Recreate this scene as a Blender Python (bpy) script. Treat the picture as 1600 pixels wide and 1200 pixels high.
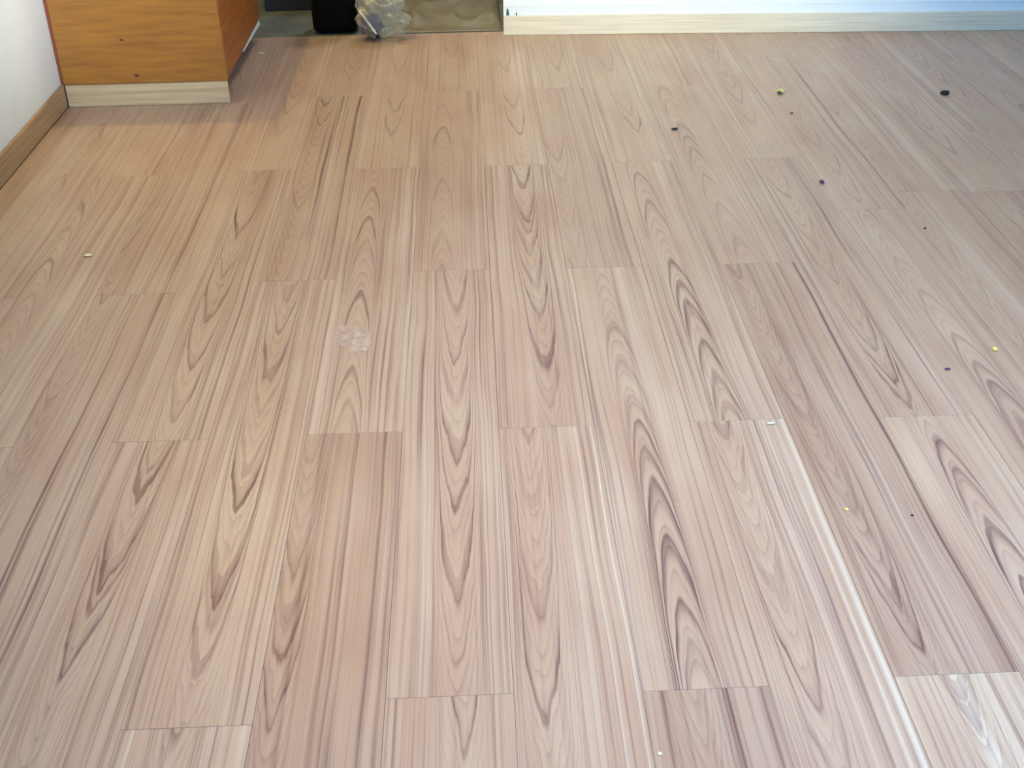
import bpy, bmesh, math, random
from mathutils import Vector, Matrix, noise

S = bpy.context.scene
COL = S.collection
for o in list(bpy.data.objects):
    bpy.data.objects.remove(o, do_unlink=True)

# ------------------------------------------------------------------ camera
cam_d = bpy.data.cameras.new('camera')
cam = bpy.data.objects.new('camera', cam_d)
COL.objects.link(cam)
cam_d.sensor_fit = 'HORIZONTAL'
cam_d.sensor_width = 36.0
cam_d.lens = 1864.53 / 1600 * 36.0
cam_d.clip_start = 0.02
Rv, Uv, Fv = (0.99905, -0.041104, -0.014446), (0.033994, 0.52801, 0.848557), (0.027252, 0.848243, -0.528906)
cam.matrix_world = Matrix(((Rv[0], Uv[0], -Fv[0], 0), (Rv[1], Uv[1], -Fv[1], 0),
                           (Rv[2], Uv[2], -Fv[2], 1.3459), (0, 0, 0, 1)))
S.camera = cam

# ------------------------------------------------------------------ world, lights, exposure
w = bpy.data.worlds.new('world')
S.world = w
w.use_nodes = True
w.node_tree.nodes['Background'].inputs[0].default_value = (0.15, 0.58, 1.0, 1)
w.node_tree.nodes['Background'].inputs[1].default_value = 0.3
S.view_settings.view_transform = 'Standard'
S.view_settings.look = 'None'
S.view_settings.exposure = 0.0
S.view_settings.gamma = 1.0
S.view_settings.use_curve_mapping = False


def light(name, kind, loc, power, color, target=None, size=(1, 1), rad=0.05, cone=44):
    d = bpy.data.lights.new(name, kind)
    d.energy = power
    d.color = color
    if kind == 'AREA':
        d.shape = 'RECTANGLE'
        d.size, d.size_y = size
    else:
        d.shadow_soft_size = rad
    if kind == 'SPOT':
        d.spot_size, d.spot_blend = math.radians(cone), 1.0
    o = bpy.data.objects.new(name, d)
    COL.objects.link(o)
    o.location = loc
    if target:
        o.rotation_euler = (Vector(target) - Vector(loc)).to_track_quat('-Z', 'Y').to_euler()
    return o


# cool daylight from the window side, a warm bulb by the cabinet, added fills
light('front_right_daylight', 'AREA', (1.9, 0.0, 1.5), 45, (0.12, 0.57, 1), (1.3, 1.0, 0.0), (0.8, 1.0))
light('floor_fill', 'SPOT', (0.42, 1.1, 2.68), 232, (0.98, 0.85, 0.865), (0.44, 1.68, 0), rad=0.25, cone=83)  # added spot; its wide soft cone imitates lens vignetting on the floor
light('warm_bulb', 'POINT', (-0.98, 4.25, 2.3), 42, (1, 0.70, 0.17), rad=0.02)
light('passage_fill', 'AREA', (0.0, 5.9, 2.4), 18, (1, 0.93, 0.84), (0.0, 5.6, 0), (0.4, 0.4))  # added fill that brightens the passage, source unseen
light('far_wall_fill', 'SPOT', (0.3, -1.3, 1.7), 1130, (0.88, 1, 1), (0.72, 4.75, 0.64), rad=0.25, cone=26)  # added spot that brightens the far white wall
light('far_right_fill', 'SPOT', (1.0, -1.0, 1.7), 500, (0.02, 0.36, 1), (2.0, 4.7, 0.62), rad=0.25, cone=22)  # added blue spot, tints the right end of the far wall
light('far_floor_fill', 'SPOT', (0.6, 3.0, 2.6), 6, (1, 0.87, 0.61), (0.6, 4.3, 0.0), rad=0.15, cone=44)  # added fill for the floor near the back wall
light('left_wall_fill', 'SPOT', (2.3, 1.9, 1.0), 370, (0.83, 0.93, 1), (-1.38, 3.85, 0.80), rad=0.15, cone=22)  # added spot that lifts the left wall
light('cabinet_fill', 'SPOT', (0.6, -0.6, 1.6), 390, (1, 0.955, 0.89), (-1.12, 4.05, 0.42), rad=0.15, cone=17)  # added spot for the cabinet front and plinth
light('right_floor_fill', 'SPOT', (2.0, 1.2, 2.6), 58, (0.39, 0.86, 1), (1.2, 2.2, 0.0), rad=0.2, cone=60)  # added cool fill for the right part of the floor

# ------------------------------------------------------------------ node helpers


def srgb(r, g, b):
    return tuple(((c / 255) / 12.92 if c / 255 <= 0.04045 else ((c / 255 + 0.055) / 1.055) ** 2.4) for c in (r, g, b)) + (1,)


class NT:
    def __init__(self, name):
        self.m = bpy.data.materials.new(name)
        self.m.use_nodes = True
        self.t = self.m.node_tree
        self.n = self.t.nodes
        self.b = self.n['Principled BSDF']
        self.out = self.n['Material Output']

    def set(self, sock, v):
        if hasattr(v, 'is_output') or isinstance(v, bpy.types.NodeSocket):
            self.t.links.new(v, sock)
        else:
            sock.default_value = v

    def math(self, op, a, b=None, c=None, clamp=False):
        n = self.n.new('ShaderNodeMath')
        n.operation = op
        n.use_clamp = clamp
        self.set(n.inputs[0], a)
        if b is not None:
            self.set(n.inputs[1], b)
        if c is not None:
            self.set(n.inputs[2], c)
        return n.outputs[0]

    def comb(self, x, y, z=0.0):
        n = self.n.new('ShaderNodeCombineXYZ')
        for i, v in enumerate((x, y, z)):
            self.set(n.inputs[i], v)
        return n.outputs[0]

    def noise(self, vec, scale=1.0, detail=2.0, rough=0.5):
        n = self.n.new('ShaderNodeTexNoise')
        self.set(n.inputs['Vector'], vec)
        n.inputs['Scale'].default_value = scale
        n.inputs['Detail'].default_value = detail
        n.inputs['Roughness'].default_value = rough
        return n.outputs[0]

    def ramp(self, fac, stops, interp='LINEAR'):
        n = self.n.new('ShaderNodeValToRGB')
        r = n.color_ramp
        r.interpolation = interp
        while len(r.elements) > 1:
            r.elements.remove(r.elements[-1])
        r.elements[0].position = stops[0][0]
        r.elements[0].color = self.c4(stops[0][1])
        for p, v in stops[1:32]:
            e = r.elements.new(p)
            e.color = self.c4(v)
        self.set(n.inputs[0], fac)
        return n.outputs[0]

    @staticmethod
    def c4(v):
        return (v, v, v, 1) if isinstance(v, (int, float)) else v

    def mix(self, fac, a, b, mode='MIX'):
        n = self.n.new('ShaderNodeMix')
        n.data_type = 'RGBA'
        n.blend_type = mode
        self.set(n.inputs[0], fac)
        self.set(n.inputs[6], a)
        self.set(n.inputs[7], b)
        return n.outputs[2]

    def mrange(self, v, a, b, c, d, clamp=True):
        n = self.n.new('ShaderNodeMapRange')
        n.clamp = clamp
        self.set(n.inputs[0], v)
        for i, x in enumerate((a, b, c, d)):
            n.inputs[i + 1].default_value = x
        return n.outputs[0]

    def obj_uv(self):
        tc = self.n.new('ShaderNodeTexCoord')
        s = self.n.new('ShaderNodeSeparateXYZ')
        self.t.links.new(tc.outputs['Object'], s.inputs[0])
        return s.outputs[0], s.outputs[1], s.outputs[2]

    def bump(self, h, strength, dist=0.001):
        n = self.n.new('ShaderNodeBump')
        n.inputs['Strength'].default_value = strength
        n.inputs['Distance'].default_value = dist
        self.set(n.inputs['Height'], h)
        self.t.links.new(n.outputs[0], self.b.inputs['Normal'])


W = 0.193          # plank width
U0 = -0.15735      # x of the seam left of column 0
LEN = 1.42
WOOD_LIGHT = srgb(197, 176, 161)
WOOD_PALE = srgb(218, 208, 200)
WOOD_MID = srgb(183, 154, 139)
WOOD_DARK = srgb(116, 82, 86)


def plank_material(name, kind, tips, streaks, tone, uc, slope, seed, length=LEN, amp=1.0):
    """Printed teak: nested cathedral arches down the middle, straight streaks at the sides."""
    q = NT(name)
    u, v, _ = q.obj_uv()
    rnd = random.Random(seed)
    sd = seed * 3.71
    # slow sideways wander of the grain
    wob = q.math('SUBTRACT', q.noise(q.comb(q.math('MULTIPLY', u, 6.0), q.math('MULTIPLY', v, 2.2), sd), 1.0, 1.0), 0.5)
    uw = q.math('ADD', u, q.math('MULTIPLY', wob, 0.016))
    jag = q.math('SUBTRACT', q.noise(q.comb(q.math('MULTIPLY', u, 110.0 if kind == 'V' else 30.0), q.math('MULTIPLY', v, 12.0), sd), 1.0, 2.0), 0.5)
    # distance from the cathedral centre line
    cen = q.math('ADD', q.math('MULTIPLY', v, slope * W), uc * W)
    d = q.math('ABSOLUTE', q.math('SUBTRACT', uw, cen))
    g = q.math('MULTIPLY', q.math('POWER', d, 1.55 if kind == 'V' else 1.9), 42.0 if kind == 'V' else 135.0)
    sgn = -1.0 if kind == 'V' else 1.0
    t0 = q.math('ADD', v, q.math('MULTIPLY', g, sgn))
    t0 = q.math('ADD', t0, q.math('MULTIPLY', jag, 0.055 if kind == 'V' else 0.025))
    zig = q.math('SUBTRACT', q.noise(q.comb(q.math('MULTIPLY', u, 48.0), q.math('MULTIPLY', v, 7.0), sd + 2), 1.0, 1.0), 0.5)
    t0 = q.math('ADD', t0, q.math('MULTIPLY', zig, 0.09 if kind == 'V' else 0.05))
    # away from the middle the lines run nearly parallel to the board
    over = q.math('POWER', q.math('MAXIMUM', q.math('SUBTRACT', d, 0.026), 0.0), 1.6)
    t = q.math('ADD', t0, q.math('MULTIPLY', over, 330.0 * sgn))
    tn = q.math('MULTIPLY', q.math('ADD', t, 1.0), 1 / 3.6, clamp=True)
    # fill the stretches without a traced tip
    tl = [list(x) for x in tips][:9]
    lo, hi = (-0.9, 1.3) if kind == 'V' else (0.0, 2.3)
    x = lo
    while len(tl) < 9 and x < hi:
        x += rnd.uniform(0.16, 0.32)
        if all(abs(x - a[0]) > 0.13 for a in tl) and (not 0.0 < x < length or rnd.random() < (0.3 if tips else 0.7)):
            tl.append([x, rnd.uniform(0.3, 0.65)])
    tl.sort()
    stops = [(0.0, 0.0)]
    for i, (tt, s) in enumerate(tl):
        soft = 0.085 if s >= 0.95 else 0.055
        if kind == 'V':
            pts = [(tt - 0.007, 0.0), (tt, s), (tt + soft, 0.0)]
        else:
            pts = [(tt - soft, 0.0), (tt, s), (tt + 0.007, 0.0)]
        for p_, v_ in pts:
            pp = (p_ + 1.0) / 3.6
            if pp > stops[-1][0] + 1e-4:
                stops.append((min(pp, 1.0), v_))
    lines = q.ramp(tn, stops)
    fine = q.math('FRACT', q.math('MULTIPLY', t0, 15.0))
    fine = q.math('POWER', fine, 3.0)
    near = q.math('MULTIPLY', q.mrange(d, 0.006, 0.03, 0.85, 1.25), q.mrange(d, 0.035, 0.08, 1.0, 0.5))
    fade = q.mrange(q.noise(q.comb(q.math('MULTIPLY', u, 25.0), q.math('MULTIPLY', v, 4.0), sd + 9), 1.0, 1.0), 0.3, 0.7, 0.6, 1.15)
    cath = q.math('MULTIPLY', q.math('MULTIPLY', lines, near), fade)
    cath2 = q.math('MULTIPLY', q.math('MULTIPLY', fine, q.mrange(d, 0.018, 0.05, 0.34, 0.05)), fade)
    # side streaks, dark and pale
    un = q.math('MULTIPLY', uw, 1 / W, clamp=True)
    def band(sel, flip):
        st = [(0.0, 0.0)]
        for (c, s, wd) in sorted(streaks):
            s = s * flip
            if s <= 0:
                continue
            for p_, v_ in ((c - wd, 0.0), (c + wd * 0.2, s), (c + wd * 0.7, 0.0)):
                p_ = max(0.0, min(1.0, p_))
                if p_ > st[-1][0] + 1e-4:
                    st.append((p_, v_))
        return q.ramp(un, st)
    dark_s = band(streaks, 1)
    pale_s = band(streaks, -1)
    sn = q.noise(q.comb(q.math('MULTIPLY', uw, 150.0), q.math('MULTIPLY', v, 0.9), sd + 3), 1.0, 3.0, 0.6)
    sn2 = q.noise(q.comb(q.math('MULTIPLY', uw, 42.0), q.math('MULTIPLY', v, 0.7), sd + 5), 1.0, 1.5)
    side = q.mrange(d, 0.015, 0.05, 0.35, 1.0)
    fib = q.noise(q.comb(q.math('MULTIPLY', u, 900.0), q.math('MULTIPLY', v, 30.0), sd), 1.0, 2.0)
    patch = q.noise(q.comb(q.math('MULTIPLY', u, 9.0), q.math('MULTIPLY', v, 3.0), sd + 7), 1.0, 2.0)
    # darkness sum
    thin = q.math('MULTIPLY', q.math('POWER', q.mrange(sn, 0.46, 0.76, 0.0, 1.0), 1.2), side)
    dk = q.math('ADD', q.math('MULTIPLY', cath, 0.95), cath2)
    dk = q.math('ADD', dk, q.math('MULTIPLY', q.math('MULTIPLY', dark_s, fade), 0.85))
    dk = q.math('ADD', dk, q.math('MULTIPLY', thin, 0.8))
    dk = q.math('ADD', dk, q.math('MULTIPLY', q.math('SUBTRACT', fib, 0.5), 0.16), clamp=True)
    dk = q.math('MULTIPLY', dk, amp)
    lg = q.math('ADD', q.math('MULTIPLY', q.math('MULTIPLY', q.mrange(sn2, 0.50, 0.75, 0.0, 1.0), side), 0.35),
                q.math('MULTIPLY', pale_s, 0.8), clamp=True)
    base = q.mix(q.mrange(patch, 0.3, 0.7, 0.0, 0.8), WOOD_LIGHT, WOOD_MID)
    base = q.mix(lg, base, WOOD_PALE)
    colr = q.mix(dk, base, WOOD_DARK)
    k = 1.0 + tone * 1.2
    colr = q.mix(1.0, colr, (k, k * (1 + tone * 0.35), k * (1 + tone * 0.3), 1), 'MULTIPLY')
    q.t.links.new(colr, q.b.inputs['Base Color'])
    q.b.inputs['Roughness'].default_value = 0.42
    q.b.inputs['Specular IOR Level'].default_value = 0.45
    q.bump(q.math('SUBTRACT', 1.0, dk), 0.12, 0.0006)
    return q.m


def simple(name, col, rough=0.6, spec=0.4, n=None, amp=0.0, scale=(1, 1, 1), col2=None, metal=0.0, bump=0.0):
    q = NT(name)
    if col2 is not None:
        u, v, z = q.obj_uv()
        vec = q.comb(q.math('MULTIPLY', u, scale[0]), q.math('MULTIPLY', v, scale[1]), q.math('MULTIPLY', z, scale[2]))
        nz = q.noise(vec, 1.0, 4.0, 0.6)
        f = q.mrange(nz, 0.35, 0.68, 0.0, 1.0)
        q.t.links.new(q.mix(f, col, col2), q.b.inputs['Base Color'])
        if bump:
            q.bump(nz, bump, 0.002)
    else:
        q.b.inputs['Base Color'].default_value = col
    q.b.inputs['Roughness'].default_value = rough
    q.b.inputs['Specular IOR Level'].default_value = spec
    q.b.inputs['Metallic'].default_value = metal
    return q.m


# ------------------------------------------------------------------ object helpers


def obj(name, data, parent=None, loc=None, rotz=0.0, **props):
    o = bpy.data.objects.new(name, data)
    COL.objects.link(o)
    if parent:
        o.parent = parent
    if loc:
        o.location = loc
    o.rotation_euler.z = rotz
    for k, v in props.items():
        o[k] = v
    return o


def mesh_from(bm, name, mat, smooth=False):
    me = bpy.data.meshes.new(name)
    bmesh.ops.recalc_face_normals(bm, faces=bm.faces)
    if smooth:
        for f in bm.faces:
            f.smooth = True
    bm.to_mesh(me)
    bm.free()
    me.materials.append(mat)
    return me


def box(bm, x0, x1, y0, y1, z0, z1, bevel=0.0):
    vs = [bm.verts.new((x, y, z)) for x in (x0, x1) for y in (y0, y1) for z in (z0, z1)]
    fs = [(0, 1, 3, 2), (4, 6, 7, 5), (0, 4, 5, 1), (2, 3, 7, 6), (0, 2, 6, 4), (1, 5, 7, 3)]
    faces = [bm.faces.new([vs[i] for i in f]) for f in fs]
    if bevel:
        es = {e for f in faces for e in f.edges}
        bmesh.ops.bevel(bm, geom=list(es), offset=bevel, segments=1, affect='EDGES')


def boxme(name, mat, *a, bevel=0.0):
    bm = bmesh.new()
    box(bm, *a, bevel=bevel)
    return mesh_from(bm, name, mat)


def thing(name, label, cat, data=None, loc=(0, 0, 0), rotz=0.0, group=None):
    o = obj(name, data, None, loc, rotz, label=label, category=cat)
    if group:
        o['group'] = group
    return o


ROWS = {
  -7: [-2.176, -0.756, 0.664, 2.084, 3.504, 4.924],
  -6: [-1.628, -0.208, 1.212, 2.632, 4.052, 5.472],
  -5: [-2.276, -0.856, 0.564, 1.984, 3.404, 4.824, 6.244],
  -4: [-1.627, -0.207, 1.213, 2.633, 4.053, 5.473],
  -3: [-2.271, -0.851, 0.569, 1.989, 3.427, 4.847, 6.267],
  -2: [-1.602, -0.182, 1.238, 2.681, 4.101, 5.521],
  -1: [-2.267, -0.847, 0.573, 1.993, 3.412, 4.832, 6.252],
  0: [-2.982, -1.562, -0.142, 1.278, 2.711, 4.131, 5.551],
  1: [-2.269, -0.849, 0.571, 1.991, 3.406, 4.826, 6.246],
  2: [-2.988, -1.568, -0.148, 1.272, 2.701, 4.121, 5.541],
  3: [-2.269, -0.849, 0.571, 1.991, 3.407, 4.827, 6.247],
  4: [-2.979, -1.559, -0.139, 1.281, 2.696, 4.116, 5.536],
  5: [-2.277, -0.857, 0.563, 1.983, 3.403, 4.823, 6.243],
  6: [-2.675, -1.255, 0.165, 1.585, 3.005, 4.425, 5.845],
  7: [-2.562, -1.142, 0.278, 1.698, 3.118, 4.538, 5.958],
  8: [-2.578, -1.158, 0.262, 1.682, 3.102, 4.522, 5.942],
  9: [-2.105, -0.685, 0.735, 2.155, 3.575, 4.995],
  10: [-2.783, -1.363, 0.057, 1.477, 2.897, 4.317, 5.737],
  11: [-1.985, -0.565, 0.855, 2.275, 3.695, 5.115],
  12: [-2.816, -1.396, 0.024, 1.444, 2.864, 4.284, 5.704],
  13: [-1.997, -0.577, 0.843, 2.263, 3.683, 5.103],
  14: [-1.823, -0.403, 1.017, 2.437, 3.857, 5.277],
}
TRACE = {
  (0, 3): ('V', [(0.049, 0.3), (0.197, 1), (0.444, 0.8), (0.603, 0.9), (0.808, 0.6), (0.99, 0.7), (1.212, 0.9)], [(0.84, 0.6, 0.012), (0.92, 0.6, 0.012), (0.2, 0.35, 0.06)], 0, 0.553, 0.0),
  (0, 4): ('A', [(0.027, 0.7), (0.233, 0.6), (0.601, 0.5), (1.057, 0.9), (1.286, 0.6)], [(0.8, 0.5, 0.03), (0.95, 0.4, 0.05), (0.1, 0.4, 0.03)], -0.03, 0.385, -0.052),
  (0, 2): ('V', [(1.313, 0.9), (1.348, 0.4), (1.395, 0.5)], [(0.85, 0.5, 0.01), (0.3, 0.4, 0.02), (0.07, 0.3, 0.02)], 0.02, 0.712, -0.073),
  (-1, 3): ('A', [(0.113, 0.6), (0.262, 0.7), (0.618, 0.9), (0.913, 0.4), (1.071, 0.9), (1.282, 0.6)], [(0.8, 0.7, 0.012), (0.72, 0.4, 0.01), (0.93, 0.3, 0.04)], 0, 0.387, -0.068),
  (-1, 2): ('V', [(0.652, 0.7), (0.78, 0.7), (0.875, 0.7), (0.993, 0.5)], [(0.54, 0.8, 0.022), (0.83, 1, 0.03), (0.2, 0.5, 0.05)], -0.1, 0.191, -0.082),
  (-2, 2): ('V', [(0.085, 0.8), (0.203, 0.6), (0.263, 1), (0.505, 1), (0.624, 0.5), (0.83, 0.4), (0.946, 1), (1.179, 0.5), (1.337, 0.5)], [(0.84, 0.6, 0.014), (0.92, 0.6, 0.012), (0.05, 0.5, 0.03)], 0, 0.505, -0.053),
  (-3, 3): ('V', [(0.066, 0.7), (0.261, 0.9), (0.484, 1), (0.698, 0.3), (0.949, 1), (1.352, 0.5)], [(0.9, 0.5, 0.014), (0.8, 0.3, 0.012)], 0, 0.56, -0.052),
  (-3, 2): ('V', [(0.789, 0.8), (0.913, 0.6), (0.975, 1), (1.22, 1), (1.32, 0.4)], [(0.84, 0.6, 0.012), (0.93, 0.5, 0.012), (0.1, 0.3, 0.03)], 0, 0.281, 0.165),
  (-4, 2): ('V', [(0.907, 0.3)], [(0.55, 0.8, 0.022), (0.85, 1, 0.03)], -0.03, 0.119, 0.0),
  (-4, 3): ('V', [(0.242, 0.5), (0.41, 0.5), (1.114, 0.9)], [(0.85, 0.5, 0.02)], -0.02, 0.094, -0.25),
  (-5, 3): ('A', [(1.081, 0.4), (1.238, 0.9), (1.45, 0.5), (1.76, 0.5)], [(0.8, 0.4, 0.02)], 0.02, 0.325, -0.25),
  (-5, 2): ('V', [(1.12, 0.5), (1.533, 0.4)], [(0.55, 0.5, 0.02), (0.85, 0.6, 0.03)], -0.02, 1.074, 0.0),
  (1, 3): ('V', [(0.062, 0.4), (0.21, 1), (0.446, 0.7), (0.608, 0.8), (0.798, 0.6), (0.928, 0.5), (0.99, 0.8), (1.217, 1)], [(0.85, 0.6, 0.012), (0.93, 0.6, 0.012), (0.1, 0.3, 0.05)], 0, 0.578, -0.009),
  (1, 4): ('V', [(0.252, 0.9), (0.511, 0.8), (0.938, 0.6)], [(0.85, 0.4, 0.012)], 0, 0.648, -0.128),
  (1, 2): ('V', [(0.644, 0.8), (0.862, 0.6), (1.146, 0.35), (1.359, 0.7)], [(0.6, 0.5, 0.01), (0.72, 0.5, 0.01), (0.86, 0.5, 0.012), (0.08, 0.4, 0.02), (0.8, -0.6, 0.02), (0.96, -1, 0.02)], 0.04, 0.205, 0.075),
  (2, 4): ('V', [(0.086, 0.4), (0.226, 0.3)], [(0.53, 0.7, 0.02), (0.87, 1, 0.03)], -0.06, 0.175, 0.0),
  (2, 3): ('A', [(0.103, 0.7), (0.2, 0.9), (0.367, 1), (0.528, 1), (0.633, 0.9), (0.736, 0.7), (0.832, 0.5), (0.977, 0.6), (1.152, 0.5), (1.349, 0.7)], [(0.8, 0.5, 0.012), (0.88, 0.6, 0.012), (0.03, -0.6, 0.03)], 0.03, 0.483, -0.035),
  (2, 2): ('V', [], [(0.66, 0.9, 0.025), (0.93, 0.9, 0.025), (0.35, -0.3, 0.05)], -0.05, 0.4, 0),
  (3, 3): ('A', [(0.088, 0.6), (0.178, 0.9), (0.345, 1), (0.516, 1), (0.617, 0.9), (0.742, 0.9), (1.112, 0.6)], [(0.8, 0.5, 0.012), (0.89, 0.6, 0.012)], 0.02, 0.446, -0.075),
  (3, 2): ('V', [(0.651, 0.8), (0.875, 0.5), (1.159, 0.4), (1.345, 0.8)], [(0.55, 0.4, 0.01), (0.7, 0.5, 0.01), (0.82, 0.4, 0.012), (0.86, -0.8, 0.03), (0.96, -1, 0.03), (0.62, -0.5, 0.02)], 0.06, 0.321, 0.007),
  (4, 3): ('V', [(0.051, 0.7), (0.148, 0.7), (0.401, 0.4), (0.681, 0.5), (1.334, 0.5)], [(0.62, 0.7, 0.022), (0.97, 1, 0.025), (0.35, 0.3, 0.06)], -0.05, 0.328, -0.106),
  (4, 2): ('V', [(1.286, 0.6), (1.348, 0.6)], [(0.5, -0.9, 0.1), (0.25, 0.5, 0.015), (0.75, 0.5, 0.015)], 0.12, 0.477, 0.0),
  (5, 3): ('V', [(0.024, 0.8), (0.119, 0.9), (0.258, 0.6), (0.599, 0.4)], [(0.85, -0.5, 0.02), (0.9, 0.5, 0.012)], 0.0, 0.364, 0.055),
  (5, 2): ('A', [(0.932, 0.7), (1.087, 1), (1.243, 0.9), (1.345, 0.9)], [(0.8, 0.5, 0.012), (0.9, 0.6, 0.012)], 0.08, 0.534, -0.075),
  (6, 3): ('A', [(0.374, 0.9), (0.526, 1), (0.602, 0.6), (0.737, 0.8), (0.949, 0.6), (1.127, 0.3)], [(0.8, 0.4, 0.012), (0.9, 0.5, 0.012)], 0.03, 0.453, -0.072),
  (6, 4): ('V', [], [(0.62, 0.6, 0.02), (0.97, 0.9, 0.03)], 0, 0.4, 0),
  (7, 4): ('V', [(0.647, 0.4)], [(0.7, 0.4, 0.02)], 0, 0.104, 0.0),
  (7, 3): ('V', [(0.73, 0.5), (0.931, 0.5)], [(0.85, 0.6, 0.012)], 0, 0.054, 0.0),
  (8, 3): ('V', [], [(0.3, 0.7, 0.02), (0.62, 0.8, 0.03)], -0.03, 0.4, 0),
  (-2, 3): ('V', [(0.427, 0.4), (1.104, 0.5)], [(0.55, 0.7, 0.022), (0.86, 1, 0.03)], -0.04, 0.244, 0.0),
  (-2, 1): ('V', [(1.381, 0.5)], [(0.1, -0.7, 0.03), (0.95, -0.7, 0.03), (0.4, 0.5, 0.012), (0.6, 0.5, 0.012)], 0.03, 0.44, 0.0),
  (-1, 4): ('V', [(0.273, 0.9), (0.488, 0.8), (0.929, 0.7)], [(0.9, 0.4, 0.02)], -0.01, 0.506, -0.042),
  (2, 5): ('V', [(0.206, 0.8)], [(0.7, 0.4, 0.02)], 0, 0.517, 0.0),
  (3, 4): ('V', [(0.244, 0.9), (0.414, 0.7), (0.888, 0.8)], [(0.85, 0.4, 0.02)], 0, 0.617, -0.116),
  (0, 5): ('V', [(0.391, 0.5)], [(0.6, 0.4, 0.02)], -0.03, 0.477, 0.0),
}

# ------------------------------------------------------------------ setting
XL, XR, YB0, YB1, YF = -1.385, 2.62, 4.805, 4.66, -1.75
CEIL = 2.75
wall_paint = simple('white wall paint', srgb(242, 244, 244), 0.7, 0.3, col2=srgb(232, 236, 236), scale=(3, 3, 3), bump=0.05)
back_paint = simple('bright white paint', srgb(250, 252, 252), 0.55, 0.3, col2=srgb(246, 249, 249), scale=(4, 4, 4))
base_oak = simple('pale oak skirting', srgb(226, 208, 176), 0.5, 0.4, col2=srgb(196, 172, 140), scale=(3, 40, 120), bump=0.05)
base_oak_x = simple('pale oak skirting along', srgb(242, 230, 208), 0.5, 0.4, col2=srgb(222, 206, 182), scale=(3, 60, 150), bump=0.05)
base_teak = simple('tan wood skirting', srgb(190, 158, 124), 0.5, 0.4, col2=srgb(162, 130, 100), scale=(120, 3, 120), bump=0.05)
sub = simple('dark subfloor', srgb(70, 52, 42), 0.9)
stone = simple('dusty grey green stone', srgb(122, 126, 118), 0.6, 0.4, col2=srgb(90, 98, 98), scale=(7, 7, 7))
dark_wall = simple('dark blue grey paint', srgb(52, 56, 74), 0.7, 0.3, col2=srgb(40, 44, 60), scale=(4, 4, 4))

floor = obj('floor', boxme('floor', sub, XL - 0.02, XR + 0.02, YF, 4.865, -0.06, -0.0085), kind='structure')

# planks: every printed board is an object of its own
GAP = 0.00025
plain = {}
mesh_cache = {}


def plank_mesh(w_, y0, y1, mat, key):
    """Board with eased upper edges; local x across 0..w, local y along the board."""
    bm = bmesh.new()
    x0, x1 = GAP, w_ - GAP
    a, b = y0 + GAP, y1 - GAP
    e = 0.0007
    lo = [bm.verts.new(c) for c in ((x0, a, -0.0085), (x1, a, -0.0085), (x1, b, -0.0085), (x0, b, -0.0085))]
    mi = [bm.verts.new(c) for c in ((x0, a, -e * 0.6), (x1, a, -e * 0.6), (x1, b, -e * 0.6), (x0, b, -e * 0.6))]
    hi = [bm.verts.new(c) for c in ((x0 + e, a + e, 0), (x1 - e, a + e, 0), (x1 - e, b - e, 0), (x0 + e, b - e, 0))]
    for r1, r2 in ((lo, mi), (mi, hi)):
        for i in range(4):
            j = (i + 1) % 4
            bm.faces.new((r1[i], r1[j], r2[j], r2[i]))
    bm.faces.new(hi)
    bm.faces.new(lo[::-1])
    return mesh_from(bm, 'plank', mat)


def generic(i):
    if i not in plain:
        rnd = random.Random(100 + i)
        kind = 'V' if i % 3 else 'A'
        if i % 4 == 3:
            st = [(0.55, 0.6, 0.022), (0.85, 0.8, 0.03)]
            tips = []
        else:
            st = [(0.84, 0.5, 0.012), (0.92, 0.4, 0.012), (0.1, 0.3, 0.04)]
            x, tips = 0.05, []
            while x < 1.35:
                x += rnd.uniform(0.1, 0.25)
                tips.append((x, rnd.uniform(0.4, 0.95)))
        plain[i] = plank_material('printed teak %d' % i, kind, tips, st, rnd.uniform(-0.04, 0.03),
                                  rnd.uniform(0.35, 0.6), rnd.uniform(-0.05, 0.05), 50 + i, amp=0.6)
    return plain[i]


XR_IN = XR
for k, ys in sorted(ROWS.items()):
    xa = U0 + k * W
    x_lo, x_hi = max(xa, XL + 0.0004), min(xa + W, XR_IN - 0.002)
    if x_hi - x_lo < 0.02:
        continue
    off = x_lo - xa
    for i in range(len(ys) - 1):
        y0, y1 = max(ys[i], YF + 0.002), min(ys[i + 1], 4.862)
        if y1 - y0 < 0.01:
            continue
        if (k, i) in TRACE:
            kd, tips, st, tone, uc, sl = TRACE[(k, i)]
            mat = plank_material('traced teak', kd, tips, st, tone, uc, sl, (k + 20) * 7 + i,
                                 amp=0.7 if (i >= 4 or k >= 6) else 1.0)
        else:
            mat = generic((k * 5 + i * 3) % 8)
        v0, v1 = y0 - ys[i], y1 - ys[i]
        key = (round(x_hi - x_lo, 4), round(v0, 4), round(v1, 4), off > 0)
        if key not in mesh_cache:
            bm_ = plank_mesh(x_hi - x_lo, v0, v1, mat, key)
            if off > 0:
                bm_.transform(Matrix.Translation((off, 0, 0)))
            mesh_cache[key] = bm_
        me = mesh_cache[key]
        p_ = obj('plank', me, floor, (xa, ys[i], 0))
        p_.material_slots[0].link = 'OBJECT'
        p_.material_slots[0].material = mat

# left wall and its skirting
obj('wall_left', boxme('wall_left', wall_paint, XL - 0.16, XL - 0.012, YF, 6.6, -0.06, CEIL), kind='structure')
obj('baseboard_left', boxme('baseboard_left', base_teak, XL - 0.012, XL, YF, 4.057, 0.0002, 0.078, bevel=0.002), kind='structure')

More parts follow.
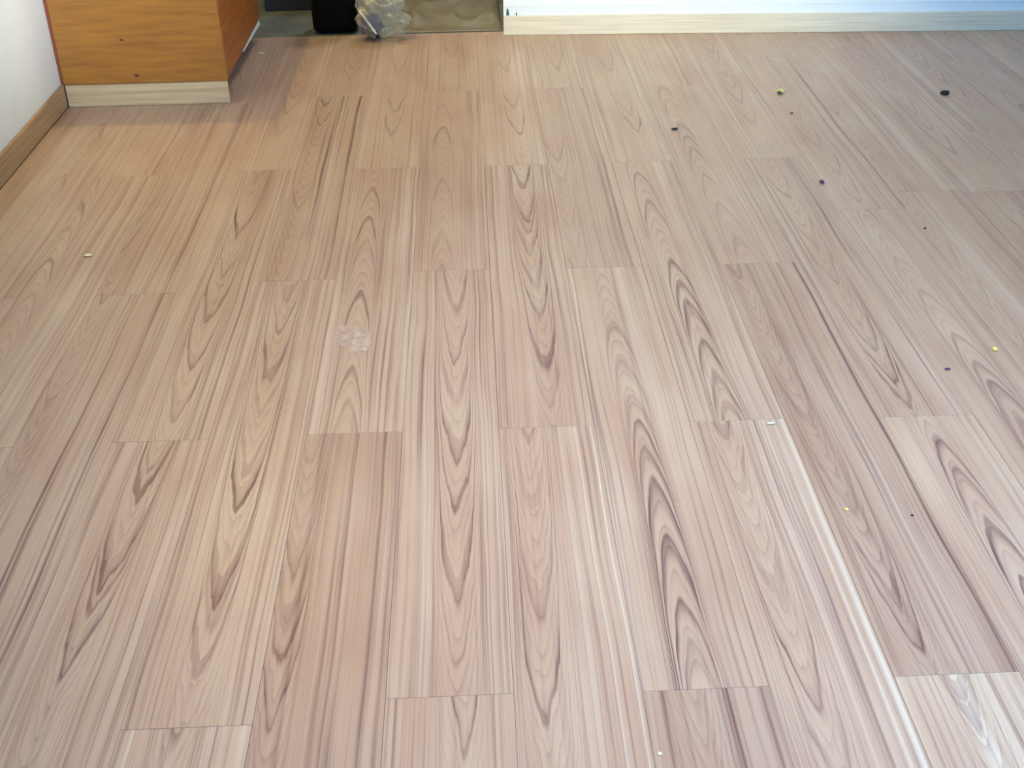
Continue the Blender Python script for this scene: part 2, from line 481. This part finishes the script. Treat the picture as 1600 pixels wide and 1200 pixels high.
# back wall stands very slightly askew, as in the photograph
ang = math.atan2(YB1 - YB0, 2.475)
wl = 2.55
wb = obj('wall_back', boxme('wall_back', back_paint, 0, wl, 0.012, 0.17, -0.008, CEIL), None, (0.145, YB0, 0), ang, kind='structure')
obj('baseboard_back', boxme('baseboard_back', base_oak_x, 0, wl - 0.02, 0.0, 0.0118, 0.0002, 0.075, bevel=0.002), None, (0.145, YB0, 0), ang, kind='structure')
bm = bmesh.new()
box(bm, 0.0, wl - 0.02, 0.003, 0.0118, 0.1115, 1.25, bevel=0.0015)
obj('panel', mesh_from(bm, 'panel', back_paint), wb)
# chipped spots in the plaster by the opening
chipm = simple('dark teal chipped plaster', srgb(40, 92, 100), 0.8)
for cx, wd, hh in ((0.017, 0.012, 0.028), (0.052, 0.006, 0.012)):
    bm = bmesh.new()
    lo = [(-wd / 2, 0.0), (wd / 2, 0.0), (wd * 0.15, hh), (-wd * 0.3, hh * 0.8)]
    f1 = [bm.verts.new((cx + x, 0.0116, 0.0765 + z)) for x, z in lo]
    f0 = [bm.verts.new((cx + x, 0.0095, 0.0765 + z)) for x, z in lo]
    bm.faces.new(f0)
    bm.faces.new(f1[::-1])
    for i in range(4):
        bm.faces.new((f0[i], f0[(i + 1) % 4], f1[(i + 1) % 4], f1[i]))
    obj('chip', mesh_from(bm, 'chip', chipm), wb)

# lintel over the opening, right wall, window wall, ceiling, passage behind
obj('wall_lintel', boxme('wall_lintel', wall_paint, XL - 0.012, 0.145, 4.865, 5.0, 2.1, CEIL), kind='structure')
obj('wall_right', boxme('wall_right', wall_paint, XR, XR + 0.15, YF, 4.85, -0.06, CEIL), kind='structure')
bm = bmesh.new()
box(bm, XL - 0.16, XR + 0.15, YF - 0.15, YF, -0.06, 0.75)
box(bm, XL - 0.16, XR + 0.15, YF - 0.15, YF, 2.35, CEIL)
box(bm, XL - 0.16, -0.4, YF - 0.15, YF, 0.75, 2.35)
box(bm, 1.9, XR + 0.15, YF - 0.15, YF, 0.75, 2.35)
obj('wall_front', mesh_from(bm, 'wall_front', wall_paint), kind='structure')
bm = bmesh.new()
frame_m = simple('white window frame', srgb(230, 232, 234), 0.4)
for x in (-0.4, 0.34, 1.09, 1.85):
    box(bm, x, x + 0.05, YF - 0.1, YF - 0.04, 0.75, 2.35)
for z in (0.75, 2.30):
    box(bm, -0.4, 1.9, YF - 0.1, YF - 0.04, z, z + 0.05)
obj('window_1', mesh_from(bm, 'window_1', frame_m), kind='structure')
obj('ceiling', boxme('ceiling', wall_paint, XL - 0.16, XR + 0.15, YF - 0.15, 6.75, CEIL, CEIL + 0.1), kind='structure')
obj('floor_passage', boxme('floor_passage', stone, XL - 0.012, 0.9, 4.8655, 6.6, -0.06, -0.001), kind='structure')
obj('wall_passage', boxme('wall_passage', dark_wall, XL - 0.012, 0.9, 6.6, 6.75, -0.06, CEIL), kind='structure')
obj('wall_passage_right', boxme('wall_passage_right', dark_wall, 0.9, 1.0, 4.97, 6.75, -0.06, CEIL), kind='structure')

# ------------------------------------------------------------------ cabinet
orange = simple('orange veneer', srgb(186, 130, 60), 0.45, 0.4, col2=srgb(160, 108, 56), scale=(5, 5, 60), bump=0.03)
orange_shaded = simple('shade-darkened orange veneer', srgb(176, 104, 44), 0.45, 0.4, col2=srgb(146, 84, 38), scale=(5, 5, 60))  # darker copy of the veneer, the side's shade is put into its colour
edge_m = simple('reddish edge band', srgb(150, 82, 66), 0.5)
knot_m = simple('dark knot', srgb(96, 62, 58), 0.6)
pale_strip_m = simple('pale bluish strip', srgb(214, 226, 238), 0.4)
CX0, CX1, CY0, CY1, CZ0, CZ1 = XL - 0.0115, -0.83, 4.07, 4.86, 0.075, 0.80
cab = thing('cabinet', 'orange veneered wooden cabinet in the left corner on a pale wooden plinth', 'cabinet', None, (CX0, CY0, 0))


def cpart(name, mat, *a, bevel=0.0015, parent=None, **kw):
    x0, x1, y0, y1, z0, z1 = a
    return obj(name, boxme(name, mat, x0 - CX0, x1 - CX0, y0 - CY0, y1 - CY0, z0, z1, bevel=bevel), parent or cab, None, **kw)


fp = cpart('front_panel', orange, CX0 + 0.010, CX1, CY0, CY0 + 0.018, CZ0 + 0.001, CZ1)
cpart('edge_band', edge_m, CX0, CX0 + 0.0095, CY0, CY0 + 0.016, CZ0 + 0.001, CZ1, bevel=0.001, label='narrow reddish edge band against the white wall')
sp = cpart('side_panel', orange_shaded, CX1 - 0.018, CX1, CY0 + 0.0185, CY1, CZ0 + 0.001, CZ1, label='shaded right side of the cabinet')
cpart('side_panel', orange_shaded, CX0, CX0 + 0.018, CY0 + 0.0185, CY1, CZ0 + 0.001, CZ1)
cpart('bottom_panel', orange_shaded, CX0 + 0.0185, CX1 - 0.0185, CY0 + 0.0185, CY1 - 0.01, CZ0 + 0.004, CZ0 + 0.02)
cpart('back_panel', orange_shaded, CX0 + 0.0185, CX1 - 0.0185, CY1 - 0.008, CY1, CZ0 + 0.001, CZ1)
cpart('top_panel', orange, CX0, CX1 + 0.07, CY0 - 0.07, CY1, CZ1 + 0.0005, CZ1 + 0.03, bevel=0.003)
cpart('plinth', base_oak, XL + 0.004, CX1, CY0 - 0.012, CY0 + 0.006, 0.0003, 0.0745, label='pale oak plinth board under the orange front')
cpart('rear_foot', orange_shaded, CX0 + 0.03, CX1 - 0.05, CY1 - 0.05, CY1 - 0.03, 0.0003, CZ0 + 0.0035)
# knots in the front
for fx, fz, r in ((0.233, 0.224, 0.0055), (0.262, 0.102, 0.007)):
    bm = bmesh.new()
    vs0 = [bm.verts.new((fx + r * math.cos(a * 0.785) * 1.3, 0.0002, fz + r * math.sin(a * 0.785) * 0.7)) for a in range(8)]
    vs1 = [bm.verts.new((v_.co.x, -0.0006, v_.co.z)) for v_ in vs0]
    bm.faces.new(vs1)
    for a in range(8):
        bm.faces.new((vs0[a], vs0[(a + 1) % 8], vs1[(a + 1) % 8], vs1[a]))
    obj('knot', mesh_from(bm, 'knot', knot_m), cab)
# tapering pale bluish strip along the lower side edge
bm = bmesh.new()
sx = CX1 - CX0 + 0.0006
pts = [(0.34, 0.0755, 0.0752), (0.50, 0.0755, 0.0715), (0.66, 0.0755, 0.066), (0.765, 0.0755, 0.061)]
f0, f1 = [], []
for y, zt, zb in pts:
    f0.append((bm.verts.new((sx, y, zt + 0.0008)), bm.verts.new((sx + 0.004, y, zb))))
    f1.append((bm.verts.new((sx + 0.0012, y, zt + 0.0008)), bm.verts.new((sx + 0.0052, y, zb))))
for i in range(3):
    bm.faces.new((f0[i][0], f0[i][1], f0[i + 1][1], f0[i + 1][0]))
    bm.faces.new((f1[i][1], f1[i][0], f1[i + 1][0], f1[i + 1][1]))
    bm.faces.new((f0[i][1], f1[i][1], f1[i + 1][1], f0[i + 1][1]))
    bm.faces.new((f1[i][0], f0[i][0], f0[i + 1][0], f1[i + 1][0]))
bm.faces.new((f0[0][0], f1[0][0], f1[0][1], f0[0][1]))
bm.faces.new((f0[3][0], f0[3][1], f1[3][1], f1[3][0]))
obj('edge_strip', mesh_from(bm, 'edge_strip', pale_strip_m), cab, label='pale bluish white tapering strip along the lower edge of the side')

# ------------------------------------------------------------------ things in the opening
black_m = simple('black fabric', srgb(9, 9, 11), 0.85, 0.15, col2=srgb(5, 5, 6), scale=(40, 40, 40))


def loft(rings, cap=True):
    bm = bmesh.new()
    rv = [[bm.verts.new(c) for c in r] for r in rings]
    n = len(rings[0])
    for a, b in zip(rv[:-1], rv[1:]):
        for i in range(n):
            bm.faces.new((a[i], a[(i + 1) % n], b[(i + 1) % n], b[i]))
    if cap:
        bm.faces.new(rv[0][::-1])
        bm.faces.new(rv[-1])
    return bm


def sup_ring(hx, hy, z, n=32, e=0.35, cx=0, cy=0, wob=0.0, seed=0):
    out = []
    for i in range(n):
        a = 2 * math.pi * i / n
        c, s = math.cos(a), math.sin(a)
        r = 1 + wob * noise.noise(Vector((c * 1.5, s * 1.5, z * 9 + seed)))
        out.append((cx + hx * math.copysign(abs(c) ** e, c) * r, cy + hy * math.copysign(abs(s) ** e, s) * r, z))
    return out


bag = thing('black_bag', 'tall black fabric bag standing at the back beside the crumpled clear plastic bag', 'bag', None, (-0.534, 4.95, 0.0))
prof = [(0.001, 0.068, 0.050), (0.006, 0.083, 0.062), (0.018, 0.093, 0.069), (0.04, 0.095, 0.071), (0.10, 0.094, 0.070),
        (0.18, 0.092, 0.068), (0.27, 0.090, 0.064), (0.34, 0.086, 0.055), (0.38, 0.078, 0.040), (0.40, 0.066, 0.022)]
bm = loft([sup_ring(hx * 0.97, hy, z, e=0.42, wob=0.03) for z, hx, hy in prof])
obj('body', mesh_from(bm, 'body', black_m, True), bag)
for sy in (-1, 1):
    rings = []
    for j in range(13):
        a = math.pi * j / 12
        c = Vector((0.045 * math.cos(a), sy * 0.012, 0.392 + 0.075 * math.sin(a)))
        tdir = Vector((-math.sin(a) * 0.045, 0, math.cos(a) * 0.075)).normalized()
        nrm = Vector((0, 1, 0)).cross(tdir)
        rings.append([tuple(c + nrm * 0.004 * math.cos(b * math.pi / 4) + Vector((0, 1, 0)) * 0.009 * math.sin(b * math.pi / 4)) for b in range(8)])
    obj('handle', mesh_from(loft(rings), 'handle', black_m, True), bag)

# crumpled clear plastic bag
q = NT('clear crumpled plastic')
q.b.inputs['Base Color'].default_value = srgb(222, 220, 206)
q.b.inputs['Roughness'].default_value = 0.22
q.b.inputs['Specular IOR Level'].default_value = 0.9
tr = q.n.new('ShaderNodeBsdfTransparent')
tr.inputs[0].default_value = (0.95, 0.95, 0.97, 1)
fr = q.n.new('ShaderNodeLayerWeight')
fr.inputs[0].default_value = 0.35
mx = q.n.new('ShaderNodeMixShader')
q.t.links.new(q.mrange(fr.outputs['Facing'], 0.0, 0.9, 0.20, 0.70), mx.inputs[0])
q.t.links.new(tr.outputs[0], mx.inputs[1])
q.t.links.new(q.b.outputs[0], mx.inputs[2])
q.t.links.new(mx.outputs[0], q.out.inputs[0])
plastic_m = q.m


def crumple(nu, nv, hx, hy, hz, amp, seed, power=0.8):
    bm = bmesh.new()
    rows = []
    for j in range(1, nv):
        th = math.pi * j / nv
        row = []
        for i in range(nu):
            ph = 2 * math.pi * i / nu
            dx, dy, dz = math.sin(th) * math.cos(ph), math.sin(th) * math.sin(ph), -math.cos(th)
            p3 = Vector((dx, dy, dz)) * 2.1 + Vector((seed, seed * 0.7, 0))
            r = 1 + amp * (abs(noise.noise(p3)) * 2 - 0.6) + amp * 0.35 * (abs(noise.noise(p3 * 2.3)) * 2 - 0.5) + amp * 0.1 * noise.noise(p3 * 5)
            row.append(bm.verts.new((dx * hx * r, dy * hy * r, hz + dz * hz * (r if dz > 0 else min(r, 1.0)))))
        rows.append(row)
    bot = bm.verts.new((0, 0, 0.0))
    top = bm.verts.new((0, 0, 2 * hz * 1.02))
    for a, b in zip(rows[:-1], rows[1:]):
        for i in range(nu):
            bm.faces.new((a[i], a[(i + 1) % nu], b[(i + 1) % nu], b[i]))
    for i in range(nu):
        bm.faces.new((bot, rows[0][(i + 1) % nu], rows[0][i]))
        bm.faces.new((top, rows[-1][i], rows[-1][(i + 1) % nu]))
    zmin = min(v_.co.z for v_ in bm.verts)
    for v_ in bm.verts:
        v_.co.z -= zmin
    return bm


pb = thing('plastic_bag', 'crumpled clear plastic bag lying on the floor edge beside the black bag', 'bag', None, (-0.336, 4.80, 0.0006))
bm = crumple(56, 36, 0.100, 0.070, 0.085, 0.34, 3.3)
obj('film', mesh_from(bm, 'film', plastic_m, True), pb)
inner_m = simple('violet grey contents', srgb(96, 98, 132), 0.6, 0.3, col2=srgb(78, 80, 96), scale=(20, 20, 20))
bm = crumple(20, 12, 0.050, 0.034, 0.045, 0.3, 8.1)
obj('contents', mesh_from(bm, 'contents', inner_m, True), pb, (-0.045, 0.0, 0.012), label='violet grey contents showing through the film')
# twisted neck, its bright highlight put in as pale colour; dark tie at its end
twist_m = simple('highlight-pale plastic', srgb(240, 240, 226), 0.25, 0.8)
rings = []
for j in range(15):
    s = j / 14
    c = Vector((-0.082 + 0.062 * s, -0.060 - 0.022 * s, 0.125 - 0.085 * s))
    r = 0.0035 + 0.002 * math.sin(s * 3.1) + 0.0012 * math.sin(s * 25)
    rings.append([tuple(c + Vector((r * math.cos(b * math.pi / 4 + s * 5), r * 0.6 * math.sin(b * math.pi / 4), r * math.sin(b * math.pi / 4 + s * 5)))) for b in range(8)])
nk = obj('twisted_neck', mesh_from(loft(rings), 'twisted_neck', twist_m, True), pb, label='twisted neck of the plastic, coloured as a bright highlight streak')
tie_m = simple('dark blue tie', srgb(16, 14, 60), 0.5)
bm = crumple(12, 8, 0.009, 0.007, 0.009, 0.3, 1.0)
obj('tie', mesh_from(bm, 'tie', tie_m, True), nk, (-0.017, -0.086, 0.024), label='dark blue tie')

# olive sheet lying in folds on the passage floor
tarp_m = simple('olive brown dusty sheet', srgb(138, 132, 112), 0.5, 0.4, col2=srgb(112, 104, 88), scale=(6, 6, 6), bump=0.2)
bm = bmesh.new()
NX, NY = 46, 34
g_ = []
for j in range(NY + 1):
    row = []
    for i in range(NX + 1):
        x = -0.30 + 0.44 * i / NX
        y = 4.872 + 0.62 * j / NY
        pz = Vector((x * 5 + 3, y * 4, 0))
        rdg = abs(noise.noise(pz + Vector((0.3 * math.sin(y * 9), 0, 0))))
        h = 0.002 + 0.16 * max(0, 0.30 - rdg) ** 1.3 * min(1, (y - 4.872) * 7) + 0.04 * (y - 4.872)
        edge = min(1, (x + 0.30) * 14, (0.14 - x) * 30 + 0.15)
        row.append(bm.verts.new((x, y, max(0.0012, h * edge))))
    g_.append(row)
top_f = []
for j in range(NY):
    for i in range(NX):
        top_f.append(bm.faces.new((g_[j][i], g_[j][i + 1], g_[j + 1][i + 1], g_[j + 1][i])))
me = mesh_from(bm, 'sheet', tarp_m, True)
sh = thing('folded_sheet', 'dusty olive brown sheet lying in folds beyond the floor edge, right of the plastic bag', 'sheet', me)
md = sh.modifiers.new('thickness', 'SOLIDIFY')
md.thickness = 0.0012
md.offset = -1

# dark box standing in the passage
navy = simple('dark navy cardboard', srgb(48, 53, 70), 0.7, 0.3, col2=srgb(40, 46, 60), scale=(9, 9, 9))
nb = thing('storage_box', 'dark navy box standing in the passage between the cabinet and the black bag', 'box', None, (-0.70, 5.27, -0.0008))
obj('body', boxme('body', navy, -0.17, 0.17, 0.0, 0.26, 0.0, 0.24, bevel=0.004), nb)
obj('lid', boxme('lid', navy, -0.175, 0.175, -0.005, 0.265, 0.2402, 0.275, bevel=0.004), nb)
# ------------------------------------------------------------------ small things on the planks
q = NT('translucent tape')
q.b.inputs['Base Color'].default_value = srgb(236, 214, 206)
q.b.inputs['Roughness'].default_value = 0.3
tr = q.n.new('ShaderNodeBsdfTransparent')
mx = q.n.new('ShaderNodeMixShader')
u, v, z = q.obj_uv()
q.t.links.new(q.mrange(q.noise(q.comb(u, v, z), 45.0, 2.0), 0.35, 0.65, 0.22, 0.55), mx.inputs[0])
q.t.links.new(tr.outputs[0], mx.inputs[1])
q.t.links.new(q.b.outputs[0], mx.inputs[2])
q.t.links.new(mx.outputs[0], q.out.inputs[0])
out = [(-0.322, 2.447), (-0.300, 2.430), (-0.274, 2.424), (-0.249, 2.409), (-0.243, 2.36), (-0.250, 2.315), (-0.268, 2.318),
       (-0.283, 2.302), (-0.300, 2.335), (-0.318, 2.348), (-0.323, 2.40)]
cx, cy = -0.282, 2.372
bm = bmesh.new()
cv = bm.verts.new((0, 0, 0.0016))
ring = [bm.verts.new((x - cx, y - cy, 0.0005 + 0.0006 * (i % 2))) for i, (x, y) in enumerate(out)]
mid = [bm.verts.new(((x - cx) * 0.55, (y - cy) * 0.55, 0.0006 + 0.0016 * ((i * 7) % 3) / 2)) for i, (x, y) in enumerate(out)]
n_ = len(out)
for i in range(n_):
    bm.faces.new((ring[i], ring[(i + 1) % n_], mid[(i + 1) % n_], mid[i]))
    bm.faces.new((cv, mid[i], mid[(i + 1) % n_]))
tp = thing('tape_scrap', 'torn piece of translucent pale film stuck to the floor left of centre', 'scrap', mesh_from(bm, 'tape_scrap', q.m), (cx, cy, 0.0004))
md = tp.modifiers.new('thickness', 'SOLIDIFY')
md.thickness = 0.0002


def crumb_mesh(name, mat, sx, sy, sz, seed, flat=False):
    bm = bmesh.new()
    bmesh.ops.create_icosphere(bm, subdivisions=2, radius=1.0)
    for v_ in bm.verts:
        r = 1 + 0.45 * noise.noise(v_.co * 1.7 + Vector((seed, 0, seed)))
        v_.co = Vector((v_.co.x * sx * r, v_.co.y * sy * r, v_.co.z * sz * r))
    zm = min(v_.co.z for v_ in bm.verts)
    for v_ in bm.verts:
        v_.co.z -= zm
    return mesh_from(bm, name, mat, flat)


def col_m(name, r, g, b):
    return simple(name, srgb(r, g, b), 0.6)


yellow_m, dark_m, viol_m = col_m('dull yellow crumb', 214, 206, 130), col_m('blackish grit', 38, 32, 34), col_m('violet bit', 78, 62, 110)
white_m, lemon_m, gray_m = col_m('white flake', 236, 238, 216), col_m('bright yellow crumb', 250, 244, 150), col_m('grey grit', 96, 92, 90)
SM = [
    ('crumb', 'dull yellow crumb with a brownish end, at the upper right of the floor', 'crumb', yellow_m, (1.076, 4.003), (0.014, 0.012, 0.008), 1),
    ('wood_chip', 'dark flat chip on the floor, left of the yellow crumb and nearer', 'chip', dark_m, (0.656, 3.671), (0.011, 0.006, 0.003), 2),
    ('pebble', 'small black pebble at the far right of the floor', 'pebble', dark_m, (1.628, 3.940), (0.016, 0.011, 0.008), 3),
    ('bead', 'tiny violet dark blob below the yellow crumb', 'bead', viol_m, (1.008, 3.195), (0.008, 0.008, 0.005), 4),
    ('flake', 'white flake on the left of the floor', 'flake', white_m, (-1.007, 2.860), (0.010, 0.008, 0.002), 5),
    ('crumb', 'bright yellow crumb near the right edge of the floor', 'crumb', lemon_m, (1.138, 2.229), (0.006, 0.007, 0.004), 6),
    ('grit', 'tiny black speck at the upper right, on the plank beyond the bright yellow crumb', 'grit', dark_m, (1.198, 2.867), (0.004, 0.003, 0.002), 7),
    ('grit', 'tiny grey speck just in front of the dull yellow crumb', 'grit', gray_m, (1.064, 3.790), (0.005, 0.004, 0.003), 8),
    ('grit', 'tiny black speck at the lower right of the floor', 'grit', dark_m, (0.769, 1.665), (0.0025, 0.002, 0.0015), 9),
    ('crumb', 'tiny yellow crumb at the lower right, left of a tiny black speck', 'crumb', lemon_m, (0.656, 1.688), (0.004, 0.003, 0.002), 10),
    ('fluff', 'little violet curl left of the bright yellow crumb', 'fluff', viol_m, (1.007, 2.156), (0.007, 0.003, 0.002), 11),
    ('flake', 'tiny glinting white flake at the bottom edge of the floor', 'flake', white_m, (0.238, 1.152), (0.003, 0.003, 0.001), 12),
    ('splinter', 'pale wooden splinter at a plank joint, right of centre', 'splinter', white_m, (0.583, 1.972), (0.010, 0.003, 0.002), 13),
    ('splinter', 'thin white splinter in the shade beside the cabinet', 'splinter', white_m, (-0.800, 4.640), (0.013, 0.004, 0.002), 14),
]
for nm, lb, ct, mt, (x, y), (sx, sy, sz), sd in SM:
    t_ = thing(nm, lb, ct, crumb_mesh(nm, mt, sx, sy, sz, sd * 1.7), (x, y, 0.0003))
    if sd == 1:
        obj('end', crumb_mesh('end', col_m('brown violet end', 92, 70, 84), 0.008, 0.007, 0.006, 4.4), t_, (-0.006, -0.012, 0.0), label='dark brownish violet end')
